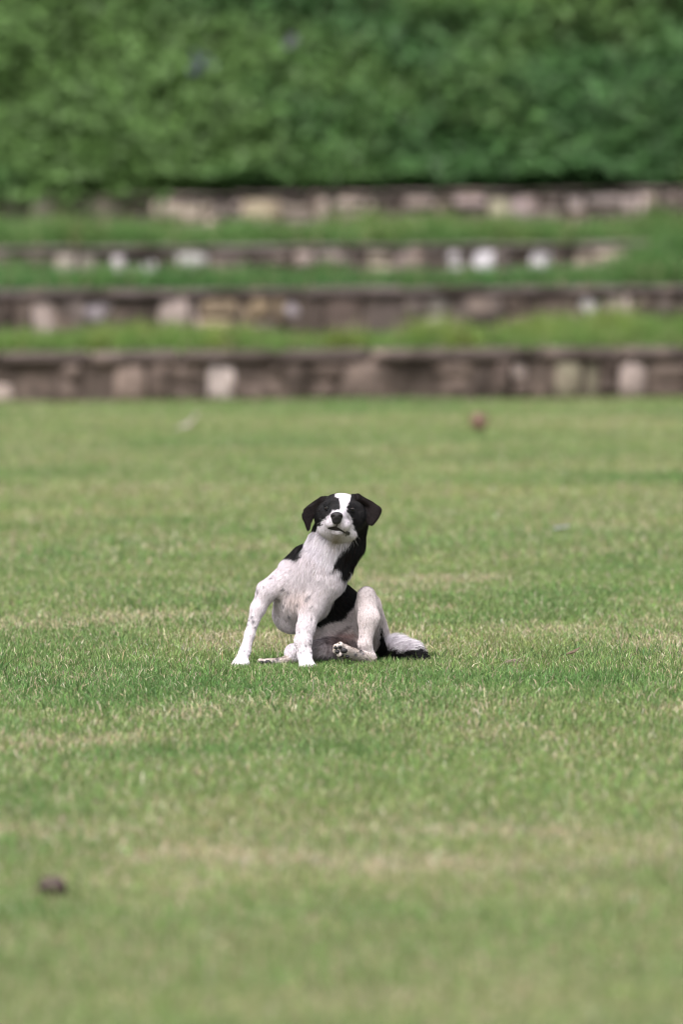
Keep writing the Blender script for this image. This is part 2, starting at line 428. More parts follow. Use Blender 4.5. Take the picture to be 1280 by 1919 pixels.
# taller grass on the terraces
def terrace_grass(y0, y1, z, base, label, n, h0, h1, top, ends=0.0, left=0.0):
    base = base * 1.15
    x = rng.uniform(-5.6, 5.6, n); y = y0 + (y1 - y0) * rng.uniform(0, 1, n) ** .8
    nz = fbm(np.stack([x * 1.3, y * 1.3 + z * 50], -1), 3)
    clump = fbm(np.stack([x * 3.5 + 9, y * 2], -1), 3)
    c = base * (.75 + .55 * nz[:, None]) ; t = sstep(.5, .7, clump)[:, None]
    c = c * (1 - t * .5) + np.array(top) * t * .5
    dry = (rng.uniform(0, 1, n) < .07)[:, None]
    c = np.where(dry, DRY * .8, c) * np.exp(rng.normal(0, .2, (n, 1)))
    h = rng.uniform(h0, h1, n) * (.25 + 1.5 * clump * nz * 1.6) * (1 + ends * sstep(1.9, 2.7, x) + left * sstep(-1.3, -1.7, x))
    v, f, cc = blades(x, y, np.full(n, z - .03), h, rng.uniform(.008, .016, n), rng.uniform(.1, .9, n), c, "t")
    o = mesh_np("terrace_grass", v, f, M_grass, colors=cc)
    tag(o, label, "grass", kind="stuff")
terrace_grass(W1 + .36, W2 - .02, Z1, np.array([.105, .18, .045]), "longer yellow green grass on the lowest terrace", 70000, .06, .22, (.22, .25, .06), .5)
terrace_grass(W2 + .36, W3 - .02, Z2, np.array([.06, .135, .04]), "longer deep green grass on the middle terrace", 70000, .07, .22, (.10, .2, .05), 1.1)
terrace_grass(W3 + .36, W4 - .02, Z3, np.array([.08, .155, .045]), "longer bright green grass on the highest terrace", 80000, .08, .27, (.16, .22, .06), .3, .18)

# ------------------------------------------------------------------ shrubs on the hillside
def leaf_cloud(n, seed):
    r = np.random.default_rng(seed)
    x = r.uniform(-7, 7, n); t = r.uniform(0, 1, n) ** 1.35 * 9.0
    y = W4 + .33 + t
    bump = fbm(np.stack([x * 1.5, y * 1.8], -1), 3)
    bump2 = fbm(np.stack([x * 4.2 + 5, y * 4.8], -1), 2)
    thick = .32 + .32 * sstep(.25, .75, bump) + .22 * (bump2 - .3)
    u = r.uniform(0, 1, n) ** .45
    z = hill_z(x, y) + thick * u * np.clip((t + .25) / .9, .25, 1)
    y = y - thick * u * .45 - .22 * (t < .6) * u
    sk = r.uniform(0, 1, n) < .075                         # skirt of foliage down to the top of the wall
    zs = Z4 + r.uniform(0, .55, n); z = np.where(sk, zs, z); y = np.where(sk, W4 + .20 + .85 * (zs - Z4) - .22 * bump2 + .12 * r.uniform(0, 1, n), y)
    cr = r.uniform(0, 1, n) < .011                       # creepers spilling over the left end of the top wall
    xe = -1.15 - 1.5 * r.uniform(0, 1, n) ** 2; x = np.where(cr, r.uniform(-6.5, 0, n), x); cr &= x < xe - .5 * fbm(np.stack([x * 3, x * 0], -1), 2); q = r.uniform(0, 1, n)
    z = np.where(cr, Z4 + .16 - .24 * q * (.4 + bump2), z); y = np.where(cr, W4 + .38 - .50 * np.sqrt(q), y)
    tone = fbm(np.stack([x * .55 + 3, y * .3, z * .9], -1), 3)
    sp = fbm(np.stack([x * 5, y * 5, z * 5], -1), 2)
    ca = np.array([.040, .096, .030]); cb = np.array([.088, .160, .045]); cc = np.array([.050, .118, .036])
    k = sstep(.40, .62, tone + .10 * np.exp(-((x - .6) / 1.8) ** 2) + .05 * (z - 2.2))[:, None]; m = sstep(.4, .6, sp)[:, None]
    c = (ca * (1 - m) + cc * m) * (1 - k) + cb * k
    c = c * np.exp(r.normal(0, .28, (n, 1)) + .5 * (fbm(np.stack([x * 3.3, y * 2.6, z * 4], -1), 2) - .5)[:, None])
    s = r.uniform(.03, .08, n)
    a = r.uniform(0, 2 * np.pi, n); el = r.normal(.75, .45, n)
    nrm = np.stack([np.cos(a) * np.cos(el), np.sin(a) * np.cos(el) - .35, np.sin(el)], -1); nrm /= np.linalg.norm(nrm, axis=1)[:, None]
    up = r.normal(0, 1, (n, 3)); e1 = np.cross(nrm, up); e1 /= np.linalg.norm(e1, axis=1)[:, None]; e2 = np.cross(nrm, e1)
    p = np.stack([x, y, z], -1); s = s[:, None]
    V = np.stack([p - e1 * s, p - e2 * s * .5 + nrm * s * .15, p + e1 * s, p + e2 * s * .5 + nrm * s * .15], 1).reshape(-1, 3)
    F = np.arange(n * 4).reshape(-1, 4)
    return V, F, np.repeat(c, 4, 0)
V, F, C = leaf_cloud(150000, 5)
o = mesh_np("shrub_thicket", V, F, M_leaf, colors=C)
tag(o, "dense green shrubs and creepers covering the slope above the top wall", "shrubs", kind="stuff")
def flower_patch(px, py, Y, s, label, c):
    p = P(px, py, Y)
    r = np.random.default_rng(int(px))
    st, sf = tube([(0, .3, -.45), (0, .12, -.2), (0, 0, 0)], [.006, .005, .003], 5)
    o = mesh_np("flower_cluster", st, sf, M_leaf, colors=np.tile([.05, .09, .03], (len(st), 1)), loc=p)
    tag(o, label, "flowers", "lilac flower clusters in the shrubs")
    for i in range(14):
        q = r.normal(0, 1, 3) * s * .45
        V = [q]; F = []
        for k in range(5):
            a = k * 2 * math.pi / 5; w = .020
            for da, rr in ((-.5, .8), (0, 1.1), (.5, .8)):
                V.append(q + np.array([math.cos(a + da) * w * rr, -.004 * rr, math.sin(a + da) * w * rr]))
            F += [(0, 1 + 3 * k, 2 + 3 * k), (0, 2 + 3 * k, 3 + 3 * k)]
        mesh_np("flower", np.array(V), np.array(F), M_leaf, o, colors=np.tile(np.array(c) * r.uniform(.7, 1.2), (16, 1)))
flower_patch(374, 120, 28.75, .10, "larger lilac flower cluster at upper left in the shrubs", (.12, .12, .20))
flower_patch(540, 80, 28.9, .055, "small lilac flower cluster right of the larger one, in the shrubs", (.15, .13, .19))

# ------------------------------------------------------------------ the dog
def A(*a): return np.array(P(*a))
prims = []
def cone(a, b, ra, rb, k=10, tagn="", flow=None, fur=6, sub=False):
    a = A(*a); b = A(*b)
    prims.append(dict(t='c', a=a, b=b, ra=ra * PX, rb=rb * PX, k=k * PX, tag=tagn, flow=(b - a) if flow is None else np.array(flow, float), fur=fur, sub=sub))
def ell(c, r, k=8, tagn="", flow=(0, 0, -1), fur=4, rot=(0, 0, 0), sub=False):
    R = np.array(Matrix.Rotation(rot[2], 3, 'Z') @ Matrix.Rotation(rot[1], 3, 'Y') @ Matrix.Rotation(rot[0], 3, 'X'))
    prims.append(dict(t='e', a=A(*c), r=np.array(r) * PX, R=R, k=k * PX, tag=tagn, flow=np.array(flow, float), fur=fur, sub=sub))
def plate(poly, Y, th, bend, k=6, tagn="", fur=4, flow=(0, 0, -1), sub=False):
    pts = np.array([A(x, y, Y)[[0, 2]] for x, y in poly])
    prims.append(dict(t='p', poly=pts, Y=Y, th=th * PX, bend=bend, k=k * PX, tag=tagn, flow=np.array(flow, float), fur=fur, sub=sub, c=pts.mean(0)))
def dist(p, q):
    if p['t'] == 'c':
        a, b = p['a'], p['b']; ba = b - a; pa = q - a
        h = np.clip((pa @ ba) / (ba @ ba), 0, 1)
        return np.sqrt(((pa - h[..., None] * ba) ** 2).sum(-1)) - (p['ra'] + (p['rb'] - p['ra']) * h)
    if p['t'] == 'e':
        l = (q - p['a']) @ p['R']
        k0 = np.sqrt(((l / p['r']) ** 2).sum(-1)) + 1e-9; k1 = np.sqrt(((l / p['r'] ** 2) ** 2).sum(-1)) + 1e-9
        return k0 * (k0 - 1) / k1
    v = p['poly']; x = q[..., 0]; z = q[..., 2]
    d = (x - v[0, 0]) ** 2 + (z - v[0, 1]) ** 2; s = np.ones_like(x); n = len(v)
    for i in range(n):
        j = i - 1
        ex, ez = v[j] - v[i]; wx, wz = x - v[i, 0], z - v[i, 1]
        t = np.clip((wx * ex + wz * ez) / (ex * ex + ez * ez), 0, 1)
        d = np.minimum(d, (wx - ex * t) ** 2 + (wz - ez * t) ** 2)
        c1 = z >= v[i, 1]; c2 = z < v[j, 1]; c3 = ex * wz > ez * wx
        flip = (c1 & c2 & c3) | (~c1 & ~c2 & ~c3)
        s = np.where(flip, -s, s)
    d2 = np.sqrt(d) * s + p['th']
    yc = p['Y'] + p['bend'][0] * (x - p['c'][0]) + p['bend'][1] * (x - p['c'][0]) ** 2 + p['bend'][2] * (z - p['c'][1])
    w = np.abs(q[..., 1] - yc) / math.sqrt(1 + p['bend'][0] ** 2 + p['bend'][2] ** 2)
    return np.sqrt(np.maximum(d2, 0) ** 2 + w ** 2) - p['th']

# torso
cone((582, 1108, .10), (626, 1150, .20), 57, 55, 12, "torso", fur=7)
cone((626, 1150, .20), (668, 1196, .25), 55, 46, 12, "torso", fur=7)
cone((608, 1176, .12), (656, 1200, .17), 34, 36, 14, "belly", fur=6)
cone((592, 1074, .02), (572, 1118, .04), 47, 47, 14, "chest", flow=(-.3, -.2, -1), fur=12)
cone((560, 1116, .06), (548, 1149, .09), 47, 37, 12, "chest", flow=(.5, 0, -1), fur=6)
cone((574, 1052, .08), (558, 1075, .10), 32, 38, 14, "withers", flow=(-.6, .3, -.6), fur=6)
# neck
cone((640, 988, .0), (601, 1070, .03), 36, 45, 16, "neck", flow=(-.38, -.1, -1), fur=16)
# dog's right front leg, image left
cone((556, 1076, .03), (503, 1106, .0), 33, 19, 14, "leg", fur=5)
cone((499, 1108, .0), (484, 1140, -.01), 17, 13, 10, "leg", fur=4)
cone((483, 1140, -.01), (468, 1188, -.03), 12.5, 8.2, 8, "leg", fur=3)
cone((468, 1188, -.03), (459, 1220, -.05), 9, 9, 6, "leg", fur=3)
cone((459, 1220, -.05), (452, 1238, -.075), 10, 11, 6, "paw", fur=3)
for dx, dy, dr in ((-13, 6, 5), (-5, 7.5, 5.3), (4, 7.5, 5.3), (11, 4, 4.8)):
    cone((453 + dx * .55, 1236, -.075), (452 + dx, 1238 + dy, -.105 + abs(dx) * .0008), 5.5, dr, 3, "paw", fur=2.5)
# dog's left front leg, nearer the middle
cone((606, 1094, -.01), (586, 1132, -.03), 34, 22, 14, "leg", fur=6)
cone((585, 1130, -.03), (573, 1176, -.06), 21, 16, 12, "leg", fur=5)
cone((573, 1176, -.06), (568, 1200, -.075), 15, 15, 8, "leg", fur=4)
cone((568, 1200, -.075), (571, 1226, -.09), 14.5, 12, 8, "leg", fur=3)
cone((571, 1226, -.09), (573, 1240, -.11), 12.5, 12.5, 6, "paw", fur=3)
for dx, dy, dr in ((-9, 7, 5.2), (-2, 9, 5.6), (6, 8.5, 5.6), (13, 6, 5)):
    cone((573 + dx * .55, 1239, -.11), (574 + dx, 1241 + dy, -.14 + abs(dx) * .0006), 6, dr, 3, "paw", fur=2.5)
# dog's left hind leg, knee up
cone((694, 1196, .20), (690, 1136, .06), 36, 22, 14, "hind", flow=(.3, 0, -1), fur=9)
cone((691, 1132, .07), (687, 1116, .03), 18, 14.5, 10, "hind", fur=4)
cone((687, 1116, .03), (691, 1158, .0), 14.5, 18, 10, "hind", fur=4)
cone((691, 1158, .0), (684, 1206, -.02), 17.5, 10.5, 10, "hind", fur=5)
cone((684, 1206, -.02), (694, 1232, -.015), 11.5, 9.5, 8, "hind", fur=4)
cone((694, 1233, -.015), (664, 1226, -.06), 10, 10, 6, "foot", fur=3)
cone((664, 1226, -.06), (644, 1219, -.10), 10, 12.5, 6, "foot", fur=3)
for (tx, ty, tr) in ((630, 1212, 5.8), (638, 1208, 5.8), (629, 1219, 5.2), (636, 1226, 5.2)):
    cone((645, 1219, -.10), (tx, ty, -.125), 7, tr, 3, "foot", fur=2)
for (tx, ty, rx, rz) in ((629, 1213.5, 3.5, 3), (637, 1212, 3.5, 3), (632, 1221, 4, 3.2), (640, 1228, 4.2, 3.2), (645, 1219, 6.5, 5), (651, 1230, 4, 3.5)):
    ell((tx, ty, -.133 if ty < 1224 else -.125), (rx, 4.5, rz), 1.5, "pad", fur=0)
# dog's right hind leg, folded on the grass
cone((655, 1212, .16), (598, 1222, .02), 31, 21, 12, "underleg", flow=(-1, 0, -.3), fur=8)
cone((598, 1222, .02), (551, 1223, .0), 20, 17, 10, "underleg", flow=(-.4, 0, -1), fur=5)
cone((551, 1232, .0), (528, 1240, -.03), 12, 7, 6, "underfoot", fur=3)
cone((528, 1240, -.03), (502, 1241, -.05), 7, 7.5, 5, "underfoot", fur=3)
for (tx, ty) in ((487, 1240), (490, 1244), (495, 1246)):
    cone((503, 1241, -.05), (tx, ty - 2, -.06), 5, 4.6, 2.5, "underfoot", fur=2)
ell((490, 1241, -.068), (5, 5, 3), 1.5, "pad", fur=0); ell((502, 1241, -.062), (6, 5, 4), 1.5, "pad", fur=0)
# tail
cone((690, 1222, .24), (716, 1228, .16), 20, 12, 10, "tail", flow=(1, 0, .1), fur=10)
cone((716, 1228, .16), (742, 1219, .10), 12, 18, 8, "tail", flow=(1, -.1, .8), fur=22)
cone((742, 1219, .10), (768, 1222, .06), 18, 14.5, 8, "tail", flow=(1, -.1, .6), fur=22)
cone((768, 1224, .06), (786, 1230, .04), 13, 7, 8, "tail", flow=(1, -.1, -.05), fur=16)
# head
ell((604, 968, -.02), (13, 26, 20), 10, "head", flow=(-.2, .5, -.7), fur=7)
cone((665, 978, .02), (655, 1018, .03), 19, 19, 14, "neck", flow=(-.2, .1, -1), fur=17)
cone((655, 1018, .03), (641, 1060, .03), 19, 14, 14, "neck", flow=(-.3, .1, -1), fur=17)
cone((608, 992, .02), (603, 1024, .04), 19, 22, 12, "neck", flow=(-.3, -.1, -1), fur=11)
ell((612, 990, -.05), (16, 20, 10), 8, "head", flow=(-.8, .3, -.7), fur=9)
ell((652, 998, -.06), (17, 20, 11), 8, "head", flow=(.6, .3, -.8), fur=9)
ell((640, 962, -.02), (46, 46, 36), 10, "head", flow=(0, .5, .5), fur=4, rot=(.25, .06, 0))
cone((639, 978, -.01), (634, 982, -.06), 40, 30, 12, "head", flow=(.05, .8, -.6), fur=6)
cone((637, 962, -.075), (632, 972, -.150), 21, 14, 9, "muzzle", flow=(0, 1, .1), fur=2.5)
cone((636, 984, -.07), (633, 990, -.135), 24, 11, 7, "muzzle", flow=(0, 1, -.2), fur=3)
ell((621.5, 981.5, -.138), (12.5, 16, 11), 6, "muzzle", flow=(-.5, .6, -.5), fur=2.5)
ell((644, 983.5, -.138), (13.5, 16, 11.5), 6, "muzzle", flow=(.5, .6, -.5), fur=2.5)
ell((633, 997, -.132), (13, 12, 6.5), 4, "muzzle", flow=(0, .6, -.6), fur=3)
cone((620, 944, -.082), (612, 946, -.075), 7, 6, 8, "head", fur=2.5, flow=(-.3, .5, .5))
cone((650, 947, -.082), (659, 950, -.075), 7, 6, 8, "head", fur=2.5, flow=(.3, .5, .5))
ell((631, 967, -.172), (11.8, 9, 8), 3, "nose", fur=0)
ell((631, 975, -.170), (8, 7, 7), 3, "nose", fur=0)
# mouth, nostrils and eye sockets cut in
MOUTH = [(614, 990.5), (620, 989), (628.8, 987.8), (637, 991.6), (643, 996), (650, 1000)]
for (ax, ay), (bx, by) in zip(MOUTH[:-1], MOUTH[1:]):
    f = lambda x: -.166 + abs(x - 631) ** 1.6 * .00022
    cone((ax, ay, f(ax)), (bx, by, f(bx)), 2.3, 2.3, 2.5, "mouth", sub=True)
cone((625, 967.5, -.186), (623, 969, -.18), 2.6, 2.2, 1.5, "nostril", sub=True)
cone((637.5, 968, -.186), (640, 969.5, -.18), 2.6, 2.2, 1.5, "nostril", sub=True)
# ears
plate([(610, 931), (603, 935), (592, 942), (577, 947.5), (567, 962), (567.5, 970), (573, 983), (577, 994), (580, 991), (583, 979), (587, 969), (598, 958), (606, 945)], -.035, 2.2, (.45, 4.0, 0), 6, "ear", 3, (-.5, 0, -1))
plate([(660, 928), (670, 929.5), (684, 936.5), (697, 942), (712, 949.5), (715, 954.5), (711, 966), (703, 978), (696, 984), (690, 981), (684, 972), (676, 962), (668, 950)], -.030, 2.2, (-.40, 4.0, .15), 6, "ear", 3.5, (.6, 0, -1))
cone((604, 936, -.035), (573, 956, -.025), 5.5, 3.5, 6, "ear", flow=(-.5, 0, -1), fur=3)
cone((670, 932, -.04), (706, 951, -.02), 6, 3.5, 6, "ear", flow=(.5, 0, -1), fur=4)

VX = 0.0025
lo = np.array([1e9] * 3); hi = -lo
def pbox(p):
    if p['t'] == 'c':
        r = max(p['ra'], p['rb']); return np.minimum(p['a'], p['b']) - r, np.maximum(p['a'], p['b']) + r
    if p['t'] == 'e':
        r = p['r'].max(); return p['a'] - r, p['a'] + r
    return np.array([p['poly'][:, 0].min(), p['Y'] - .05, p['poly'][:, 1].min()]), np.array([p['poly'][:, 0].max(), p['Y'] + .05, p['poly'][:, 1].max()])
for p in prims:
    a, b = pbox(p); lo = np.minimum(lo, a); hi = np.maximum(hi, b)
lo -= .02; hi += .02
N = np.ceil((hi - lo) / VX).astype(int)
gx = [lo[i] + np.arange(N[i]) * VX for i in range(3)]
field = np.full(N, 0.05, np.float32)
for p in prims:
    a, b = pbox(p); pad = p['k'] + .012
    i0 = np.clip(((a - pad - lo) / VX).astype(int), 0, N); i1 = np.clip(((b + pad - lo) / VX).astype(int) + 1, 0, N)
    sl = tuple(slice(i0[i], i1[i]) for i in range(3))
    Q = np.stack(np.meshgrid(*[gx[i][sl[i]] for i in range(3)], indexing='ij'), -1)
    d = dist(p, Q); f0 = field[sl]; k = p['k']
    if p['sub']:
        d = -d
        h = np.clip(k - np.abs(f0 - d), 0, None) / k
        field[sl] = np.maximum(f0, d) + h * h * k * .25
    else:
        h = np.clip(k - np.abs(f0 - d), 0, None) / k
        field[sl] = np.minimum(f0, d) - h * h * k * .25
def surface_nets(f, lo, vx):
    s = f < 0
    c = np.zeros(np.array(f.shape) - 1, np.int8)
    for i in (0, 1):
        for j in (0, 1):
            for k in (0, 1):
                c += s[i:i + c.shape[0], j:j + c.shape[1], k:k + c.shape[2]]
    act = np.argwhere((c > 0) & (c < 8))
    idx = -np.ones(c.shape, np.int32); idx[tuple(act.T)] = np.arange(len(act))
    corners = [(i, j, k) for i in (0, 1) for j in (0, 1) for k in (0, 1)]
    acc = np.zeros((len(act), 3)); cnt = np.zeros(len(act))
    for a in corners:
        for ax in range(3):
            if a[ax] == 0:
                b = list(a); b[ax] = 1
                fa = f[tuple((act + a).T)].astype(float); fb = f[tuple((act + b).T)].astype(float)
                m = (fa < 0) != (fb < 0)
                t = np.where(m, fa / np.where(m, fa - fb, 1), 0)
                q = np.tile(np.array(a, float), (len(act), 1)); q[:, ax] = t
                acc[m] += q[m]; cnt[m] += 1
    V = lo + (act + acc / cnt[:, None]) * vx
    F = []
    for ax in range(3):
        u, v = (ax + 1) % 3, (ax + 2) % 3
        sa = [slice(1, -1)] * 3; sb = [slice(1, -1)] * 3
        sa[ax] = slice(0, -1); sb[ax] = slice(1, None)
        A_ = s[tuple(sa)]; B_ = s[tuple(sb)]
        for (mask, rev) in ((A_ & ~B_, False), (~A_ & B_, True)):
            e = np.argwhere(mask)
            base = e.copy(); base[:, u] += 1; base[:, v] += 1
            o = np.zeros(3, int)
            def cell(du, dv):
                q = base.copy(); q[:, u] += du; q[:, v] += dv
                return idx[tuple(q.T)]
            quad = np.stack([cell(-1, -1), cell(0, -1), cell(0, 0), cell(-1, 0)], -1)
            F.append(quad[:, ::-1] if rev else quad)
    return V, np.concatenate(F)
BV, BF = surface_nets(field, lo, VX)

def in_poly(x, y, poly):
    r = np.zeros(x.shape, bool); n = len(poly)
    for i in range(n):
        x1, y1 = poly[i]; x2, y2 = poly[i - 1]
        c = ((y1 > y) != (y2 > y)) & (x < (x2 - x1) * (y - y1) / ((y2 - y1) + 1e-12) + x1)
        r ^= c
    return r
WHITE_FRONT = [(626.7, 931), (633, 920), (655, 920), (657.6, 936), (648.5, 951), (650.5, 960.6), (658, 973), (661, 989), (665, 997), (662.5, 1008.5), (648, 1022.5), (636, 1033), (629, 1048), (615, 1078), (634, 1056), (638.6, 1080), (648, 1080), (656, 1062), (720, 1100), (720, 1300), (400, 1300), (400, 1100), (505, 1066), (517, 1056), (529, 1047), (550, 1048), (564, 1046), (578, 1025), (577, 1012.7), (560, 1004), (583, 993), (591, 993), (596.4, 991.6), (598.5, 986), (605, 983), (605.5, 977.5), (612, 970.5), (623, 958.5), (634, 956), (637, 952), (636, 938)]
BLK = np.array([.010, .010, .012]); WHI = np.array([.715, .67, .725]); BRN = np.array([.0075, .0042, .005]); PINK = np.array([.46, .235, .20]); GRY = np.array([.12, .115, .135])
spots = [(a, b, s) for a, b, s in ((325, 325, 2.2), (335, 355, 1.4), (340, 385, 1.7), (320, 425, 1.4), (285, 415, 1.4), (370, 450, 1.2), (410, 320, 1.5), (430, 215, 1.5), (505, 215, 1.5), (275, 680, 3), (285, 735, 3.6), (220, 770, 1.8), (235, 720, 1.8), (305, 800, 2.0), (215, 680, 1.5), (175, 865, 1.3), (145, 980, 1.6), (180, 1085, 1.8), (125, 1060, 1.4), (240, 1140, 1.6),
         (655, 345, 3), (715, 365, 2.8), (585, 455, 2.6), (645, 515, 2.4), (700, 635, 3), (820, 500, 3), (960, 420, 3.2), (930, 460, 3.2), (990, 550, 2), (985, 700, 2), (840, 860, 1.8), (915, 1020, 2.2), (970, 1000, 2), (855, 1105, 1.8), (890, 1085, 1.5), (825, 1075, 1.6), (975, 1100, 1.5), (910, 1160, 1.2), (970, 960, 1.4))]
spots = [(430 + a / 6.4, 1050 + b / 6.4, s) for a, b, s in spots]
spots += [(667, 1227, 3.2), (677, 1220, 3.6), (681, 1225, 2.5), (688, 1235, 1.8), (690, 1140, 1.4), (700, 1165, 1.3), (676, 1190, 1.5), (683, 1175, 1.2), (520, 1236, 3), (513, 1240, 3), (648, 972, 1.2), (646, 978, 1.1), (643, 981, 1), (619, 978, 1.1), (652, 980, 1.2), (615, 981, 1.0)]
plist = [p for p in prims if not p['sub']]
tags = sorted(set(p['tag'] for p in plist))
def dog_colour(q, nrm):
    """coat colour at surface points, and which body region each point belongs to"""
    n = len(q)
    D = np.stack([dist(p, q) for p in plist], -1)
    near = D.argmin(1)
    tg = np.array([tags.index(p['tag']) for p in plist])[near]
    xy = to_px(q)
    x = xy[:, 0] + (vnoise(q * 160) - .5) * 5; y = xy[:, 1] + (vnoise(q * 160 + 50) - .5) * 5
    T = lambda *a: np.isin(tg, [tags.index(t) for t in a])
    black = np.zeros(n, bool)
    wf = in_poly(x, y, WHITE_FRONT)
    m = T("head", "neck", "chest", "withers", "muzzle", "ear"); black[m] = ~wf[m]
    m = T("leg") & (y < 1062); black[m] = ~wf[m]
    black[T("ear")] = True
    black[T("nose", "pad")] = True
    back = (q[:, 1] > .085) & (nrm[:, 1] > .1)
    black[T("neck", "withers") & back] = True
    black[T("head") & (q[:, 1] > .0)] = True
    line = np.interp(x, [560, 592, 640, 668, 720], [1196, 1180, 1160, 1125, 1085])
    m = T("torso"); black[m] = (y[m] < line[m]) | (nrm[m, 1] > .35)
    black[T("belly") & (y < line - 4)] = True
    black[T("chest") & (nrm[:, 1] > .3)] = False
    black[T("hind") & in_poly(x, y, [(713, 1172), (717, 1172), (720, 1200), (727, 1218), (745, 1250), (704, 1250), (711, 1215)])] = True
    black[T("tail") & (y > np.interp(x, [700, 730, 748, 770, 785, 800], [1180, 1221, 1225, 1219, 1215, 1218]))] = True
    black[T("hind") & (nrm[:, 1] > .5)] = True
    c = np.where(black[:, None], BLK, WHI)
    ev = fbm(q * 45, 3)[:, None]
    c = np.where((T("ear"))[:, None], BRN * (.45 + 1.3 * ev), c)
    c = np.where((T("neck") & black & (vnoise(q * 60) > .6))[:, None], BRN, c)
    w = ~black
    def mix(mask, amt, colr):
        a = (amt * mask)[:, None]; return c * (1 - a) + colr * a
    X, Y = xy[:, 0], xy[:, 1]
    ga = lambda cx, cy, sx, sy: np.exp(-((X - cx) / sx) ** 2 - ((Y - cy) / sy) ** 2)
    c = mix(w & T("chest", "leg"), .35 * ga(556, 1122, 30, 22) + .12, np.array([.52, .38, .31]))       # sandy breast
    c = mix(w & T("neck", "chest", "head", "muzzle"), .75 * ga(629, 1012, 10, 9), np.array([.30, .24, .13]))     # stained throat
    c = mix(w & T("hind", "torso", "belly", "foot", "underfoot"), np.full(n, .32), np.array([.58, .46, .38]))
    c = mix(w & T("underfoot"), .35 + .45 * vnoise(q * 130), np.array([.30, .24, .18]))
    c = mix(w & T("foot"), .25 + .3 * vnoise(q * 130), np.array([.40, .32, .25]))
    c = mix(w & T("belly", "torso", "underleg"), .9 * np.clip(ga(642, 1203, 24, 16), 0, 1), PINK)
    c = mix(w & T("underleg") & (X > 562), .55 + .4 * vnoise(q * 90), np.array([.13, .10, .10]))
    c = mix(w & T("belly", "torso") & (np.abs((Y - 1195) + .67 * (X - 620)) < 4) & (Y > 1172), np.full(n, .6), np.array([.2, .16, .17]))  # belly fold: its dark crease is painted into the colour, not modelled
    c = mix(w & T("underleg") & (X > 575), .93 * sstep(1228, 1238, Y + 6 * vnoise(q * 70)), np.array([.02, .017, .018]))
    c = mix(w & T("belly", "torso"), .7 * ga(650, 1190, 22, 4) + .5 * ga(618, 1211, 12, 4), np.array([.30, .17, .16]))  # smaller belly creases, their shade painted as darker pink
    for (sx, sy, s) in spots:
        c = mix(w, .92 * np.exp(-(((X - sx) ** 2 + (Y - sy) ** 2) / (s * 1.08) ** 2) ** 1.5), GRY)
    c = mix(w & T("muzzle"), .6 * ga(631, 984, 16, 5), np.array([.22, .19, .20]))
    c = mix(w & T("muzzle"), .5 * ga(631, 1000, 9, 3), np.array([.22, .19, .20]))
    dm = np.full(n, 1e9)
    for (ax, ay), (bx, by) in zip(MOUTH[:-1], MOUTH[1:]):
        t = np.clip(((X - ax) * (bx - ax) + (Y - ay) * (by - ay)) / ((bx - ax) ** 2 + (by - ay) ** 2), 0, 1)
        dm = np.minimum(dm, np.hypot(X - ax - t * (bx - ax), Y - ay - t * (by - ay)))
    ph = (np.abs(X - 631) < 1.3) & (Y > 977) & (Y < 989)
    lp = in_poly(X, Y, [(616, 990.5), (628, 987), (641, 992), (642, 996), (631, 995), (621, 993.5)])
    lip = T("muzzle") & ((dm < 2.2) | ph | lp)
    c = np.where(lip[:, None], np.array([.02, .015, .016]), c)
    bare = lip | T("nose", "pad")
    c = np.where(T("nose")[:, None], np.array([.018, .016, .018]), c)
    c = np.where(T("pad")[:, None], np.array([.022, .02, .023]), c)
    return c, near, black, bare, D

def vnormals(V, F):
    n = np.cross(V[F[:, 2]] - V[F[:, 0]], V[F[:, 3]] - V[F[:, 1]])
    N_ = np.zeros_like(V)
    for i in range(4): np.add.at(N_, F[:, i], n)
    return N_ / (np.linalg.norm(N_, axis=1)[:, None] + 1e-12)
BN = vnormals(BV, BF)
cc, near, blackm, bare, D = dog_colour(BV, BN)

m, nt, b = new_mat("dog_coat")
at = nt.nodes.new("ShaderNodeAttribute"); at.attribute_name = "tint"
nt.links.new(at.outputs["Color"], b.inputs["Base Color"]); b.inputs["Roughness"].default_value = .62; b.inputs["Specular IOR Level"].default_value = .3
M_coat = m
m, nt, b = new_mat("dog_fur")
at = nt.nodes.new("ShaderNodeAttribute"); at.attribute_name = "tint"
nt.links.new(at.outputs["Color"], b.inputs["Base Color"]); b.inputs["Roughness"].default_value = .5; b.inputs["Specular IOR Level"].default_value = .2
tr = nt.nodes.new("ShaderNodeBsdfTranslucent"); mx = nt.nodes.new("ShaderNodeMixShader"); mx.inputs[0].default_value = .3
nt.links.new(at.outputs["Color"], tr.inputs["Color"]); nt.links.new(b.outputs[0], mx.inputs[1]); nt.links.new(tr.outputs[0], mx.inputs[2])
nt.links.new(mx.outputs[0], nt.nodes["Material Output"].inputs["Surface"])
M_fur = m

dog = empty("dog", (0.0, .05, 0))
tag(dog, "black and white dog sitting on the lawn with one hind leg raised", "dog")
off = np.array([0.0, .05, 0])
body = mesh_np("body", BV - off, BF, M_coat, dog, colors=cc, smooth=True)

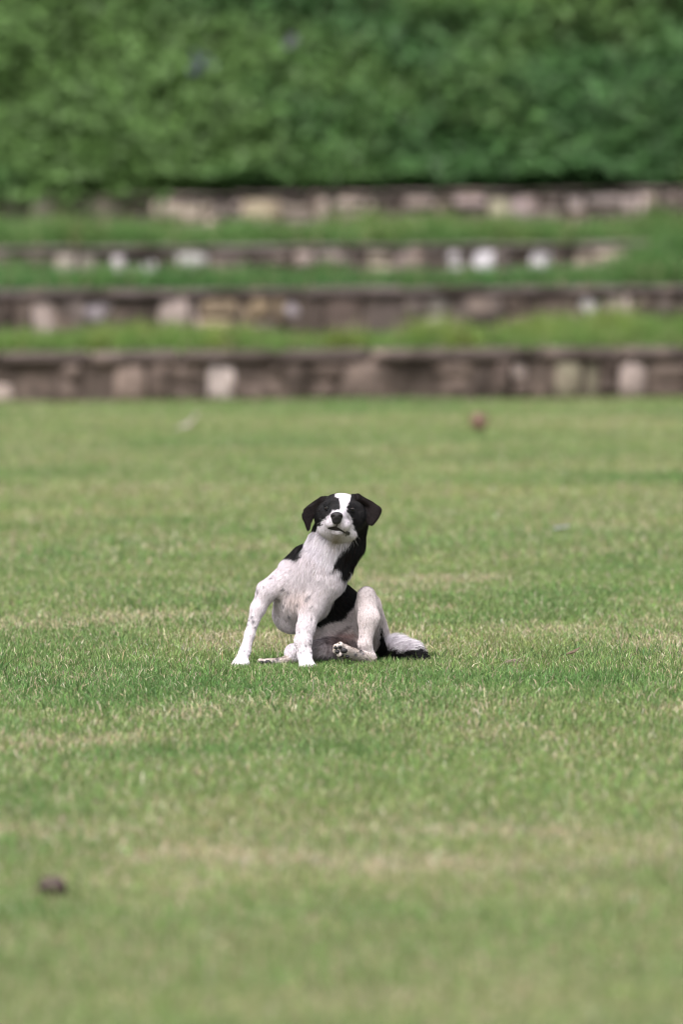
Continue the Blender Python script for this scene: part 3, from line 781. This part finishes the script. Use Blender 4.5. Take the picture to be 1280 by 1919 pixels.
# fur strands, combed along the body
def make_fur(total):
    tri = np.concatenate([BF[:, [0, 1, 2]], BF[:, [0, 2, 3]]])
    P0, P1, P2 = BV[tri[:, 0]], BV[tri[:, 1]], BV[tri[:, 2]]
    ar = .5 * np.linalg.norm(np.cross(P1 - P0, P2 - P0), axis=1)
    furl = np.array([p['fur'] for p in plist])[near][tri[:, 0]]
    hd = np.isin(np.array([tags.index(p['tag']) for p in plist])[near][tri[:, 0]], [tags.index(t) for t in ("head", "muzzle", "ear")])
    wgt = ar * (furl > 0) * np.where(hd, 2.2, 1.0) * np.where(BN[tri[:, 0], 1] > .5, .5, 1)
    pick = rng.choice(len(tri), total, p=wgt / wgt.sum())
    u = rng.uniform(0, 1, (total, 1)); v = rng.uniform(0, 1, (total, 1)); fl = (u + v) > 1; u = np.where(fl, 1 - u, u); v = np.where(fl, 1 - v, v)
    q = P0[pick] + (P1 - P0)[pick] * u + (P2 - P0)[pick] * v
    nr = BN[tri[pick, 0]]
    c, nearq, blk, bareq, D = dog_colour(q, nr)
    c = dog_colour(q + rng.normal(0, .0013, q.shape) * np.where(D.min(1) > -1, 1, 1)[:, None], nr)[0]
    keep = ~bareq & (q[:, 2] > .004)
    for (ex, ey, er) in ((613, 951.5, 7.5), (659.5, 956, 6)):
        xy = to_px(q); keep &= ~((np.hypot(xy[:, 0] - ex, (xy[:, 1] - ey) * 1.3) < er) & (q[:, 1] < 0))
    q, nr, c, D, blk, nearq = q[keep], nr[keep], c[keep], D[keep], blk[keep], nearq[keep]
    n = len(q)
    W = np.exp(-np.clip(D - D.min(1, keepdims=True), 0, 1) / .008)
    W /= W.sum(1, keepdims=True)
    fl = np.array([p['flow'] / (np.linalg.norm(p['flow']) + 1e-9) for p in plist])
    L = (W @ np.array([p['fur'] for p in plist])) * PX
    d = W @ fl
    # locks: strands near each other lean together
    d = d + .55 * np.stack([vnoise(q * 75 + s) - .5 for s in (0, 31, 77)], -1) + rng.normal(0, .10, (n, 3))
    d = d - nr * (d * nr).sum(1, keepdims=True)
    d /= np.linalg.norm(d, axis=1)[:, None] + 1e-9
    Lr = L * rng.uniform(.55, 1.25, n) * 1.15
    lift = (.22 + .25 * rng.uniform(0, 1, n))[:, None]
    lift = np.where((L > 12 * PX)[:, None], lift + .30 + .5 * rng.uniform(0, 1, (n, 1)) ** 2, lift)
    dirn = d + nr * lift; dirn /= np.linalg.norm(dirn, axis=1)[:, None]
    down = np.array([0, 0, -1.0])
    wv = np.cross(dirn, np.array([0, -1.0, .0]) + rng.normal(0, .35, (n, 3))); wv /= np.linalg.norm(wv, axis=1)[:, None] + 1e-9
    w = rng.uniform(.0007, .0017, (n, 1)) * .5
    root = q - nr * .0008
    mid = q + dirn * (Lr * .5)[:, None]
    tip = q + (dirn * .6 + d * .4) * Lr[:, None] + down * (Lr * .12)[:, None]
    V = np.stack([root - wv * w, root + wv * w, mid - wv * w * .8, mid + wv * w * .8, tip], 1)
    c = c * np.exp(rng.normal(0, .14, (n, 1)) - .02 + .26 * (vnoise(q * np.array([260, 260, 90])) - .5)[:, None])
    sheen = (rng.uniform(0, 1, n) < .16) & blk; c[sheen] = c[sheen] * .5 + np.array([.022, .014, .012])
    rare = (rng.uniform(0, 1, n) < .03) & ~blk
    c[rare] *= np.array([.62, .55, .48])
    C = np.repeat(c[:, None], 5, 1)
    b_ = np.arange(n)[:, None] * 5
    F = np.concatenate([b_ + np.array([[0, 1, 3]]), b_ + np.array([[0, 3, 2]]), b_ + np.array([[2, 3, 4]])], 1).reshape(-1, 3)
    return V.reshape(-1, 3), F, C.reshape(-1, 3)
V, F, C = make_fur(200000)
fur = mesh_np("fur", V - off, F, M_fur, dog, colors=np.clip(C, 0, .85))
fur["kind"] = "stuff"

# eyes, claws, whiskers
def surf_depth(x, y):
    Ys = np.arange(-.25, .2, .0005)
    pts = np.array([P(x, y, v) for v in Ys])
    ii = np.clip(((pts - lo) / VX).astype(int), 0, N - 1)
    f = field[tuple(ii.T)]
    h = np.argmax(f < 0)
    return Ys[h]
def simple_mat(name, c, rough, spec=.5, coat=0):
    m, nt, b = new_mat(name)
    n = nt.nodes.new("ShaderNodeTexNoise"); n.inputs["Scale"].default_value = 90
    r = nt.nodes.new("ShaderNodeMix"); r.data_type = 'RGBA'
    r.inputs[6].default_value = (*[v * .8 for v in c], 1); r.inputs[7].default_value = (*[min(1, v * 1.2) for v in c], 1)
    nt.links.new(n.outputs["Fac"], r.inputs[0]); nt.links.new(r.outputs[2], b.inputs["Base Color"])
    b.inputs["Roughness"].default_value = rough; b.inputs["Specular IOR Level"].default_value = spec
    b.inputs["Coat Weight"].default_value = coat; b.inputs["Coat Roughness"].default_value = .03
    return m
M_iris = simple_mat("eye_iris", (.022, .010, .006), .08, .5, 1)
M_pupil = simple_mat("eye_pupil", (.004, .004, .004), .05, .5, 1)
M_lid = simple_mat("eyelid_skin", (.006, .006, .007), .9, .1)
M_claw = simple_mat("claw_horn", (.35, .29, .23), .35)
for (ex, ey, openness) in ((613, 951.5, .85), (659.5, 956, .15)):
    Ye = surf_depth(ex, ey)
    c = P(ex, ey, Ye + .0032) - off
    V, F = uv_sphere(.0090)
    e = mesh_np("eye", V, F, M_iris, dog, smooth=True, loc=c)
    V, F = uv_sphere(.0045, 1, .35, 1)
    mesh_np("pupil", V + np.array([0.0003, -.0086, .0008]), F, M_pupil, e, smooth=True)
    # lids
    for sgn in (1, -1):
        pts = []
        for t in np.linspace(-1, 1, 9):
            a = t * 1.15
            hgt = sgn * (.0052 * openness + .0012) * math.cos(t * 1.5) + t * -.0012
            xx = math.sin(a) * .0098
            yy = -math.sqrt(max(0, .0104 ** 2 - min(xx * xx + hgt * hgt, .0104 ** 2))) - .0004
            pts.append((xx, yy, hgt + sgn * .0014))
        V, F = tube(pts, [.0006] + [.0021] * 7 + [.0006])
        mesh_np("eyelid", V, F, M_lid, e, smooth=True)
for (cx, cy, Y, dx, dz) in ((441, 1246, -.115, -.003, -.006), (448, 1248.5, -.122, -.001, -.006), (457, 1248, -.122, 0, -.006), (565, 1250, -.155, -.001, -.006), (573, 1252, -.158, 0, -.006), (581, 1251.5, -.158, .001, -.006), (627, 1210, -.136, -.005, .002), (635, 1204.5, -.133, -.004, .004), (626, 1217, -.136, -.006, -.002)):
    a = P(cx, cy, Y) - off
    V, F = tube([a + np.array([-dx, .004, -dz * .3]), a + np.array([0, -.002, 0]), a + np.array([dx, -.006, dz])], [.0026, .0022, .0006], 6)
    mesh_np("claw", V, F, M_claw, dog, smooth=True)
# corners of the lips, dark folded skin
M_lip = simple_mat("lip_skin", (.035, .028, .027), .4)
def lip(pts, rads):
    p = [P(x, y, surf_depth(x, y) + .001) - off for x, y in pts]
    V, F = tube(p, [r * PX for r in rads], 8)
    mesh_np("lip", V, F, M_lip, dog, smooth=True)
lip([(613, 992), (609.5, 993.5), (608, 991)], [1.2, 2.6, 1.4])
lip([(638, 990.5), (645, 994.5), (650, 998.5), (653.5, 999.5), (655.5, 998.5)], [.8, 1.4, 3.6, 4.2, 1.5])
M_tongue = simple_mat("tongue_skin", (.30, .13, .13), .4)
V, F = uv_sphere(.0075, 1, .5, .26)
mesh_np("tongue", V, F, M_tongue, dog, smooth=True, loc=P(628.5, 989.8, surf_depth(628.5, 992) - .0005) - off)
M_whisk = simple_mat("whisker_hair", (.6, .58, .55), .4)
for (a, b_) in (((612, 976), (594, 982)), ((613, 979), (599, 972)), ((652, 984), (674, 1010)), ((650, 987), (671, 1022)), ((655, 1072), (663, 1082))):
    p0 = P(*a, surf_depth(*a)) - off; p1 = P(*b_, surf_depth(*a) + .01) - off
    V, F = tube([p0, (p0 + p1) / 2 + np.array([0, -.004, .003]), p1], [.0004, .00035, .0002], 4)
    mesh_np("whisker", V, F, M_whisk, dog)

# ------------------------------------------------------------------ small things on the lawn
def ground_pt(x, y):
    lo_, hi_ = -8.8, 20.9
    for _ in range(40):
        mid_ = (lo_ + hi_) / 2
        if P(x, y, mid_)[2] > 0: lo_ = mid_
        else: hi_ = mid_
    p = P(x, y, lo_)
    p[2] = float(lawn_z(np.array([p[0]]), np.array([p[1]]))[0])
    return p
def weed(x, y, n, h, w, c, label, group="grass tufts taller than the lawn", seed=0):
    g0 = ground_pt(x, y); r = np.random.default_rng(seed + int(x) * 7 + int(y))
    V = []; F = []; C = []
    for i in range(n):
        az = r.uniform(0, 2 * np.pi); ln = r.uniform(.3, 1.3); hh = h * r.uniform(.55, 1.1); ww = w * r.uniform(.7, 1.1)
        fx = az + np.pi / 2; b0 = len(V); cl = np.array(c) * r.uniform(.75, 1.25)
        bx, by = r.normal(0, .008, 2)
        for k in range(5):
            t = k / 4
            px_, py_, pz_ = bx + math.cos(az) * hh * ln * t ** 1.8, by + math.sin(az) * hh * ln * t ** 1.8, hh * (t - .35 * ln * t * t)
            s = ww * .5 * (1 - t ** 2.2) * (.6 + .8 * t if t < .5 else 1)
            V += [(px_ + math.cos(fx) * s, py_ + math.sin(fx) * s, pz_), (px_ - math.cos(fx) * s, py_ - math.sin(fx) * s, pz_ + .0005)]
            C += [cl, cl]
        for k in range(4):
            F.append((b0 + 2 * k, b0 + 2 * k + 1, b0 + 2 * k + 3, b0 + 2 * k + 2))
    o = mesh_np("grass_tuft", np.array(V), np.array(F), M_grass, colors=np.array(C), loc=g0)
    tag(o, label, "grass tuft", group)
    return o
weed(4, 1258, 7, .075, .008, (.07, .16, .05), "tall dark green grass tuft at the left edge of the photo, level with the dog")
weed(82, 1272, 5, .04, .006, (.08, .17, .05), "small grass tuft right of the tall one at the left edge")
weed(500, 1318, 6, .06, .007, (.09, .18, .05), "leaning grass tuft on the lawn just in front of the dog's left paw")
weed(1210, 1232, 10, .055, .006, (.07, .15, .05), "bushy dark grass tuft near the right edge, behind the others")
weed(1085, 1222, 12, .05, .005, (.06, .14, .045), "spreading dark green tuft right of the dog behind the dry leaf")
weed(1245, 1262, 7, .05, .006, (.08, .17, .05), "grass tuft nearest the right edge of the lawn")
weed(925, 1262, 7, .045, .005, (.08, .17, .05), "grass tuft just in front of the left straw heap")
weed(1130, 1310, 5, .045, .006, (.10, .19, .06), "single small tuft in front of the right grass patch")
weed(345, 1222, 10, .045, .003, (.50, .47, .42), "bleached white dry grass tuft left of the dog")
weed(110, 1290, 6, .05, .007, (.12, .2, .08), "pale bent grass tuft at lower left of the dog")
weed(615, 1262, 8, .035, .004, (.10, .19, .05), "small green tuft between the front paw and the raised hind foot")
weed(745, 1258, 9, .04, .004, (.11, .2, .05), "green grass tuft in front of the tail")
weed(527, 1262, 8, .035, .0035, (.11, .19, .05), "green grass tuft in front of the folded hind foot")

def lump(name, x, y, size, c, label, cat, flat=.6, seed=0, lift=0.0, mat=None, rough=.35):
    g0 = ground_pt(x, y); r = np.random.default_rng(seed)
    V, F = uv_sphere(1.0, 1, .8, flat, 18, 12)
    nn = fbm(V * 2.2 + seed, 3)[:, None] * .6 + vnoise(V * 4.1 + seed)[:, None] * .4; V = V * np.array([1.15, .9, 1]) * (1 + (nn - .5) * rough * 5) * size
    V[:, 2] += size * flat * .8 + lift
    C = np.array(c) * (.6 + .8 * fbm(V * 120 + seed, 3)[:, None])
    o = mesh_np(name, V, F, mat or M_coat, colors=C, smooth=True, loc=g0)
    return tag(o, label, cat)
def crumbs(parent, n, size, spread, c, seed):
    r = np.random.default_rng(seed)
    for i in range(n):
        V, F = uv_sphere(size * r.uniform(.5, 1.1), 1, .9, .7, 7, 5)
        V = V * (1 + (vnoise(V * 300 + i) - .5)[:, None] * .7) + np.array([r.normal(0, spread), r.normal(0, spread), size * .3])
        mesh_np("crumb", V, F, M_coat, parent, colors=np.tile(np.array(c) * r.uniform(.7, 1.3), (len(V), 1)))
s = lump("soil_clod", 98, 1676, .025, (.055, .034, .034), "dark brown soil clod on the near lawn at lower left", "soil clod", .75, 3, .012)
crumbs(s, 8, .006, .018, (.09, .06, .05), 2)
def leaf_thing(name, x, y, size, c, label, cat, up=.5, seed=1, yaw=0.3):
    g0 = ground_pt(x, y); r = np.random.default_rng(seed)
    V = []; F = []
    nu, nv = 9, 5
    for i in range(nu):
        t = i / (nu - 1)
        wd = math.sin(math.pi * min(1, t * .95 + .03)) ** .7 * .42
        for j in range(nv):
            v = j / (nv - 1) * 2 - 1
            xx = (t - .5) * 1.3; yy = v * wd
            zz = up * (t - .2) ** 2 * 1.4 + .35 * v * v * wd + r.normal(0, .015)
            V.append((xx * math.cos(yaw) - yy * math.sin(yaw), xx * math.sin(yaw) + yy * math.cos(yaw), zz + .3))
    for i in range(nu - 1):
        for j in range(nv - 1):
            a = i * nv + j; F.append((a, a + nv, a + nv + 1, a + 1))
    V = np.array(V) * size; V[:, 2] += .006
    o = mesh_np(name, V, np.array(F), M_leaf, colors=np.array(c) * r.uniform(.8, 1.2, (len(V), 1)), smooth=True, loc=g0)
    st, sf = tube([(V[2][0], V[2][1], V[2][2]), (V[2][0] - .3 * size, V[2][1] - .05 * size, V[2][2] - .15 * size)], [.03 * size, .02 * size], 5)
    mesh_np("leaf_stalk", st, sf, M_leaf, o, colors=np.tile(np.array(c) * .6, (len(st), 1)))
    return tag(o, label, cat)
leaf_thing("dry_leaf", 1073, 1236, .042, (.16, .12, .085), "curled brown dry leaf on the lawn right of the dog", "leaf", .6, 4)
lump("leaf_clump", 898, 812, .044, (.15, .095, .07), "rounded reddish brown clump of dead leaf far behind the dog near the wall", "dead leaves", 1.15, 21, .03)
leaf_thing("dry_leaf", 354, 812, .10, (.60, .48, .51), "pale pink fallen leaf at the far left of the lawn", "leaf", 1.2, 9, .1)
leaf_thing("dry_leaf", 1053, 1001, .055, (.38, .39, .43), "flat pale grey leaf on the lawn behind and right of the dog", "leaf", .2, 12, .1)
leaf_thing("dry_leaf", 800, 803, .05, (.24, .28, .22), "dull grey green leaf left of the rounded reddish clump", "leaf", .2, 15, .1)
leaf_thing("dry_leaf", 1165, 916, .05, (.34, .26, .19), "light brown flat leaf near the right edge behind the dog", "leaf", .2, 18, .4)
# heap of straw
g0 = ground_pt(960, 1246); r = np.random.default_rng(4)
hp = empty("straw_heap", g0); tag(hp, "small heap of grey brown straw on the lawn right of the tail", "straw")
for i in range(26):
    a = r.uniform(0, np.pi); L = r.uniform(.012, .026); cx_, cy_ = r.normal(0, .011, 2); z0 = r.uniform(.006, .02)
    dx_, dy_ = math.cos(a) * L, math.sin(a) * L * .7
    V, F = tube([(cx_ - dx_, cy_ - dy_, z0 - r.uniform(0, .005)), (cx_, cy_, z0 + .004), (cx_ + dx_, cy_ + dy_, z0 - r.uniform(0, .005))], [.0008, .0012, .0007], 4)
    mesh_np("straw", V, F, M_coat, hp, colors=np.tile(np.array([.26, .20, .17]) * r.uniform(.6, 1.4), (len(V), 1)))
